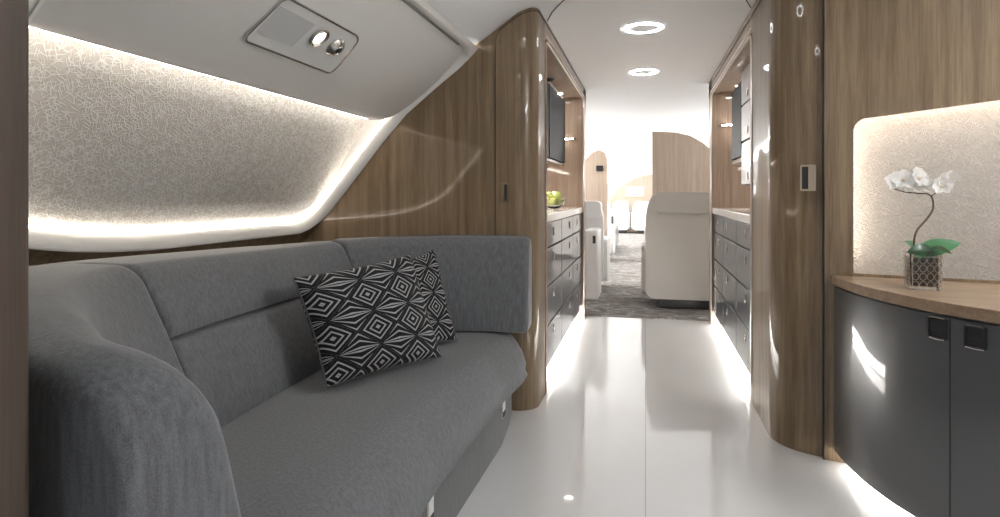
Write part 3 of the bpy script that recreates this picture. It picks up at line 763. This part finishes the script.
# index of the door split: pixel column 953 on the front
import bisect
def pxcol(p): th = radians(13.2); d = -p.x*sin(th)+p.y*cos(th); return 500+620*(p.x*cos(th)+p.y*sin(th))/d
isplit = min(range(81), key=lambda i: abs(pxcol(CP[i])-953))
dA = cband('door', 0, isplit-0, -.019, 0, .05, .722, SLATE, cred)
dB = cband('door', isplit, 78, -.019, 0, .05, .722, SLATE, cred)
bm = bmesh.new(); p_ = CP[isplit]; tube(bm, [(p_.x, p_.y, .052), (p_.x, p_.y, .72)], .0022, 6); link('door_gap', bm, DARK, cred)
cband('toe_light', 2, 78, -.072, -.060, .008, .042, L_TOE, cred)
def cred_latch(parent, px, zc):
    i = min(range(81), key=lambda i: abs(pxcol(CP[i])-px)); p = cof(i, .0005); t = (CP[i+1]-CP[i-1]).normalized(); o = (cof(i, .1)-CP[i]).normalized()
    uz = Vector((0, 0, 1)); M = Matrix(((t.x, uz.x, o.x, p.x), (t.y, uz.y, o.y, p.y), (t.z, uz.z, o.z, p.z+zc), (0, 0, 0, 1)))
    w, h = .062, .070
    bm = bmesh.new(); lo = rrect(-w/2, w/2, -h/2, h/2, .009, 5); li = rrect(-w/2+.005, w/2-.005, -h/2+.006, h/2-.006, .006, 5)
    R = [[bm.verts.new(M @ Vector((x, y, z))) for x, y in l] for l, z in ((lo, -.004), (lo, .005), (li, .005), (li, .001))]
    for A, B in zip(R, R[1:]):
        for k in range(len(A)): bm.faces.new((A[k], A[(k+1) % len(A)], B[(k+1) % len(A)], B[k]))
    bm.faces.new(R[-1]); fr = link('latch', bm, DARKM, parent)
    bm = bmesh.new()
    tube(bm, [M @ Vector((x, h/2-.003+.002*(1-(x/.028)**2), .0055)) for x in [-.026+.0052*k for k in range(11)]], .0018, 6); link('chrome_edge', bm, CHROME, fr); bm = bmesh.new()
    tube(bm, [M @ Vector((x, -h/2+.003-.002*(1-(x/.028)**2), .0055)) for x in [-.026+.0052*k for k in range(11)]], .0022, 6)
    link('chrome_edge', bm, CHROME, fr)
    bm = bmesh.new(); box(bm, -.023, .023, -.006, .026, .001, .004, M); link('push_button', bm, DARKM, fr, bevel=.002)
cred_latch(dA, 935.5, .683); cred_latch(dB, 975.5, .679)

# ------------------------------------------------------------------ orchid
OX, OY, OZ = .953, 2.47, .7705
orc = thing('potted_orchid', 'white orchid in a square patterned glass pot on the credenza', 'plant', (OX, OY, OZ))
h_, w_ = .125, .048
bm = bmesh.new()
R = Matrix.Translation((OX, OY, OZ)) @ Matrix.Rotation(radians(-8), 4, 'Z')
lo = rrect(-w_, w_, -w_, w_, .012, 4); li = rrect(-w_+.006, w_-.006, -w_+.006, w_-.006, .008, 4)
def taper(z): return .93+.07*z/h_
Rg = [[bm.verts.new(R @ Vector((x*taper(z), y*taper(z), z))) for x, y in l] for l, z in ((lo, 0), (lo, h_), (li, h_), (li, .012))]
for A, B in zip(Rg, Rg[1:]):
    for k in range(len(A)): bm.faces.new((A[k], A[(k+1) % len(A)], B[(k+1) % len(A)], B[k]))
bm.faces.new(Rg[0][::-1]); bm.faces.new(Rg[-1])
pot = link('pot', bm, GLASS, orc)
# raised ring lattice on the pot's four faces
bm = bmesh.new()
for f_ in range(4):
    Rf = R @ Matrix.Rotation(f_*pi/2, 4, 'Z')
    for i in range(4):
        for j in range(4):
            c = Vector((-.033+.022*i, -w_-.0006, .018+.0285*j))
            tube(bm, [Rf @ (c+Vector(((.0098*cos(a*pi/5)), 0, .0125*sin(a*pi/5)))) for a in range(10)], .0010, 5, closed=True)
link('lattice', bm, plain('pot lattice glass', (.42, .36, .30), .15, metal=.2), pot)
bm = bmesh.new(); ln = Matrix.Identity(4)
nb = 12
grid(bm, lambda u, v: R @ Vector(((u-.5)*.076, (v-.5)*.076, .095+.014*sin(u*21)*cos(v*17)+.010*random.random())), nb, nb)
box(bm, -.037, .037, -.037, .037, .014, .094, R)
link('bark', bm, MOSS, orc)
def leaf(base, tip, wid, mat, sag=.02, cup=.25, name='leaf', roll=0):
    base, tip = Vector(base), Vector(tip); d = tip-base; t = d.normalized(); side = t.cross(Vector((0, 0, 1))).normalized(); up = side.cross(t); q_ = Matrix.Rotation(roll, 3, t); side = q_ @ side; up = q_ @ up
    def P(u, v):
        w = wid*(sin(pi*min(1, u*.93+.07))**.7)*(1-.25*u); a = 2*v-1
        return base+d*u+side*(a*w)+up*(abs(a)*w*cup+sag*sin(pi*u))
    bm = bmesh.new(); grid(bm, P, 14, 8); bmesh.ops.solidify(bm, geom=bm.faces[:], thickness=.0025)
    return link(name, bm, mat, orc, angle=80)
leaf((.925, 2.47, .888), (1.062, 2.45, .935), .036, LEAF2, .012, .15, roll=1.0)
leaf((.975, 2.44, .905), (.885, 2.42, .900), .030, LEAF, .010, .15, roll=-.9)
leaf((.945, 2.46, .885), (1.01, 2.39, .900), .030, LEAF, .02, roll=.3)
leaf((.940, 2.48, .885), (.90, 2.54, .93), .028, LEAF2, .02)
STP, _ = smooth_path([(.932, 2.47, .865), (.925, 2.47, .93), (.935, 2.47, .975), (.965, 2.47, 1.015), (.984, 2.47, 1.05), (.983, 2.47, 1.085), (.966, 2.46, 1.103), (.93, 2.455, 1.106), (.885, 2.45, 1.112), (.845, 2.45, 1.125)], 50)
bm = bmesh.new(); tube(bm, STP, lambda u: .0042-.0022*u, 7)
BR_, _ = smooth_path([(.975, 2.465, 1.095), (.995, 2.465, 1.110), (1.015, 2.465, 1.125)], 8); tube(bm, BR_, .002, 6)
link('stem', bm, STEMM, orc)
def flower(c, rx, rz, sc):
    bm = bmesh.new(); M = Matrix.Translation(c) @ Matrix.Rotation(rz, 4, 'Z') @ Matrix.Rotation(rx, 4, 'X')
    for k in range(5):
        a = 2*pi*k/5+pi/2; wide = .62 if k in (1, 4) else .40; ln_ = sc*(1.0 if k in (1, 4) else .95)
        def P(u, v):
            w = ln_*wide*(sin(pi*(u*.88+.08))**.75)*(2*v-1); r = u*ln_
            return M @ Vector((r*cos(a)-w*sin(a), r*sin(a)+w*cos(a), .10*ln_*sin(u*pi)+.22*ln_*u*u+.008*abs(2*v-1)))
        grid(bm, P, 7, 6)
    f_ = link('flower', bm, PETAL, orc, angle=80)
    bm = bmesh.new()
    lathe(bm, [(0, 0), (sc*.12, sc*.06), (sc*.16, sc*.22), (sc*.06, sc*.36), (0, sc*.38)], 12, M); link('lip', bm, plain('lip', (.75, .62, .42), .5), f_)
for c, rx, rz, sc in (((.848, 2.445, 1.145), 1.35, .3, .036), ((.880, 2.440, 1.150), 1.2, -.2, .040), ((.905, 2.45, 1.142), 1.5, .1, .040), ((.925, 2.44, 1.155), 1.25, .5, .036),
                      ((.950, 2.455, 1.135), 1.4, -.5, .032), ((.935, 2.47, 1.175), .9, .4, .024), ((1.005, 2.455, 1.130), 1.35, -.2, .034), ((1.035, 2.46, 1.150), 1.0, -.9, .036)):
    flower(c, rx, rz, sc)

# ------------------------------------------------------------------ fruit bowl
FX, FY = -.70, 4.83; FZ = .993
t = thing('fruit_bowl', 'clear glass bowl holding green apples on the left galley counter', 'bowl', (FX, FY, FZ))
bm = bmesh.new(); lathe(bm, [(0, 0), (.035, 0), (.045, .006), (.075, .03), (.095, .07), (.100, .10), (.096, .10), (.091, .07), (.071, .034), (.04, .012), (0, .010)], 36, Matrix.Translation((FX, FY, FZ)))
link('bowl', bm, GLASS, t)
k = 0
for dx, dy, dz in ((-.033, 0, .055), (.033, .01, .055), (0, -.04, .057), (0, .045, .057), (-.035, -.035, .100), (.03, -.03, .102), (.0, .035, .104)):
    bm = bmesh.new(); r_ = .034
    prof = [(0, -r_*.82), (r_*.35, -r_*.92), (r_*.8, -r_*.6), (r_, 0), (r_*.85, r_*.6), (r_*.4, r_*.9), (r_*.12, r_*.82), (0, r_*.68)]
    M = Matrix.Translation((FX+dx, FY+dy, FZ+dz)) @ Matrix.Rotation(k*1.1, 4, 'X') @ Matrix.Rotation(k*.7, 4, 'Y'); lathe(bm, prof, 18, M)
    a_ = thing('apple', 'green apple in the glass bowl on the left galley counter', 'apple', (FX+dx, FY+dy, FZ+dz-r_), 'green apples in the glass bowl')
    link('skin', bm, GREEN, a_)
    bm = bmesh.new(); tube(bm, [M @ Vector((0, 0, r_*.66)), M @ Vector((.002, 0, r_*1.05))], .0012, 5); link('stalk', bm, STEMM, a_)
    k += 1

# ------------------------------------------------------------------ far cabin
def seat_mesh(label, x0, x1, y, top, mat, group=None, name='cabin_seat', cat='seat', lean=0):
    """seat seen from behind: wrapped shell, headrest roll, side arms, cushion, swivel base"""
    t = thing(name, label, cat, ((x0+x1)/2, y, .006), group)
    w = x1-x0; yb = y
    bm = bmesh.new()
    lo = rrect(x0, x1, .10, top-.012, [(.09, .09), (.09, .09), (.10, .22), (.10, .30)], 8)
    prism(bm, lo, yb, yb+.20, lambda a, b_, c: (a, c, b_)); link('backrest', bm, mat, t, bevel=.035, seg=4, angle=60)
    bm = bmesh.new(); lo = rrect(x0+.10, x1-.02, top-.19, top, [(.05, .05), (.05, .05), (.05, .05), (.06, .06)], 6)
    prism(bm, lo, yb-.045, yb+.19, lambda a, b_, c: (a, c, b_)); link('headrest', bm, mat, t, bevel=.022, seg=3, angle=60)
    bx('cushion', x0+.09, x1-.09, yb+.18, yb+.72, .22, .45, mat, t, .05, 4)
    for a, b_ in ((x0-.04, x0+.09), (x1-.09, x1+.04)):
        bm = bmesh.new(); lo = rrect(yb+.10, yb+.72, .12, .60, .06, 5); prism(bm, lo, a, b_, lambda p, q, c: (c, p, q)); link('armrest', bm, mat, t, bevel=.025, seg=3, angle=60)
    bx('base', x0+.13, x1-.06, yb+.05, yb+.62, .006, .105, DARKM, t, .01, 2)
    return t
seat_mesh('large cream leather seat seen from behind, at the right past the galley', .0, .66, 6.15, 1.125, CREAM)
seat_mesh('white leather seat at the left just past the galley', -1.13, -.46, 7.0, 1.03, CREAMW)
cs = thing('side_console', 'low white console with a black socket beside the left aisle seat', 'console', (-.53, 7.2, .006))
bx('body', -.62, -.475, 6.45, 6.95, .006, .74, CREAMW, cs, .03, 3)
bx('socket', -.474, -.470, 7.0, 7.12, .50, .62, DARKM, cs, .002, 2) if False else bx('socket', -.53, -.50, 6.445, 6.452, .60, .68, DARKM, cs, .002, 2)
st_ = seat_mesh('white leather seat in the middle of the cabin, left of the aisle', -1.10, -.55, 10.2, 1.04, CREAMW, None)
seat_mesh('white leather seat in the middle of the cabin, right of the aisle', .02, .60, 10.4, 1.02, CREAMW)
seat_mesh('white leather seat at the far cabin end, left one of the pair', -.93, -.47, 18.0, .92, CREAMW)
seat_mesh('white leather seat at the far cabin end, right one of the pair', -.36, .12, 18.0, .92, CREAMW)
sb = thing('sideboard', 'low dark sideboard standing along the left of the far aisle', 'cabinet', (-.62, 12.5, .006))
bx('body', -.85, -.56, 11.3, 13.6, .08, .72, DARKM, sb, .01, 2); bx('top', -.87, -.54, 11.28, 13.62, .72, .75, STONE, sb, .006, 2); bx('plinth', -.80, -.60, 11.35, 13.55, .006, .08, DARK, sb)
# partitions
def partition(name, pts, y, th=.06):
    bm = bmesh.new(); prism(bm, pts, y, y+th, lambda a, b_, c: (a, c, b_)); return st(link(name, bm, LIGHTW, smooth=False))
partition('wall_partition_right', [(.085, 0), (1.5, 0), (1.5, 1.0), (1.25, 1.25), (1.0, 1.45), (.85, 1.60), (.70, 1.75), (.55, 1.84), (.38, 1.885), (.20, 1.90), (.085, 1.905)], 8.1)
partition('wall_partition_left', [(-1.5, 0), (-.545, 0), (-.545, 1.62), (-.58, 1.72), (-.66, 1.76), (-.76, 1.72), (-1.0, 1.5), (-1.5, 1.1)], 9.15)
partition('wall_end', [(-1.15, 0), (.9, 0), (.9, 1.72), (.3, 1.72), (.0, 1.69), (-.25, 1.62), (-.5, 1.5), (-.75, 1.33), (-.95, 1.12), (-1.15, .8)], 19.0)
t = thing('picture', 'small framed picture hanging on the far end wall', 'picture', (-.3, 18.98, 1.3))
bx('frame', -.58, -.05, 18.96, 18.998, 1.06, 1.36, WHITE, t, .006, 2)
bx('print', -.55, -.08, 18.955, 18.96, 1.09, 1.33, plain('misty print', (.45, .46, .46), .5, var=.9, scale=6), t)
bx('sign_plate', 0, 0, 0, 0, 0, 0, DARKM) if False else None
tag(bx('sign', -.70, -.60, 9.125, 9.149, 1.45, 1.53, DARKM, bevel=.004), 'small dark display plate on the left cabin partition', 'sign')
tag(bx('monitor', -.57, -.546, 9.212, 9.66, .97, 1.28, DARKM, bevel=.006), 'dark screen seen edge on at the left cabin partition', 'monitor')
tag(bx('monitor', .09, .115, 8.162, 8.56, 1.0, 1.40, DARKM, bevel=.006), 'dark screen seen edge on at the right cabin partition', 'monitor')

# ------------------------------------------------------------------ light, world, camera
def area(name, loc, rot, sx, sy, power, col=(1, 1, 1)):
    l = bpy.data.lights.new(name, 'AREA'); l.shape = 'RECTANGLE'; l.size = sx; l.size_y = sy; l.energy = power; l.color = col
    o = bpy.data.objects.new(name, l); COL.objects.link(o); o.location = loc; o.rotation_euler = rot; return o
w = bpy.data.worlds.new('World'); S.world = w; w.use_nodes = True
w.node_tree.nodes['Background'].inputs[0].default_value = (.93, .96, 1, 1); w.node_tree.nodes['Background'].inputs[1].default_value = .3
cam = bpy.data.cameras.new('Camera'); co = bpy.data.objects.new('Camera', cam); COL.objects.link(co)
cam.sensor_width = 36; cam.lens = 620/1000*36; cam.shift_y = -.0635
co.location = (0, 0, 1.1); co.rotation_euler = (pi/2, 0, radians(13.2)); cam.clip_start = .02
S.camera = co
S.view_settings.view_transform = 'Standard'; S.view_settings.look = 'None'; S.view_settings.exposure = 1.12; S.view_settings.gamma = 1
S.view_settings.use_curve_mapping = False
S.cycles.use_denoising = True
S.cycles.max_bounces = 10; S.cycles.diffuse_bounces = 6; S.cycles.sample_clamp_indirect = 6
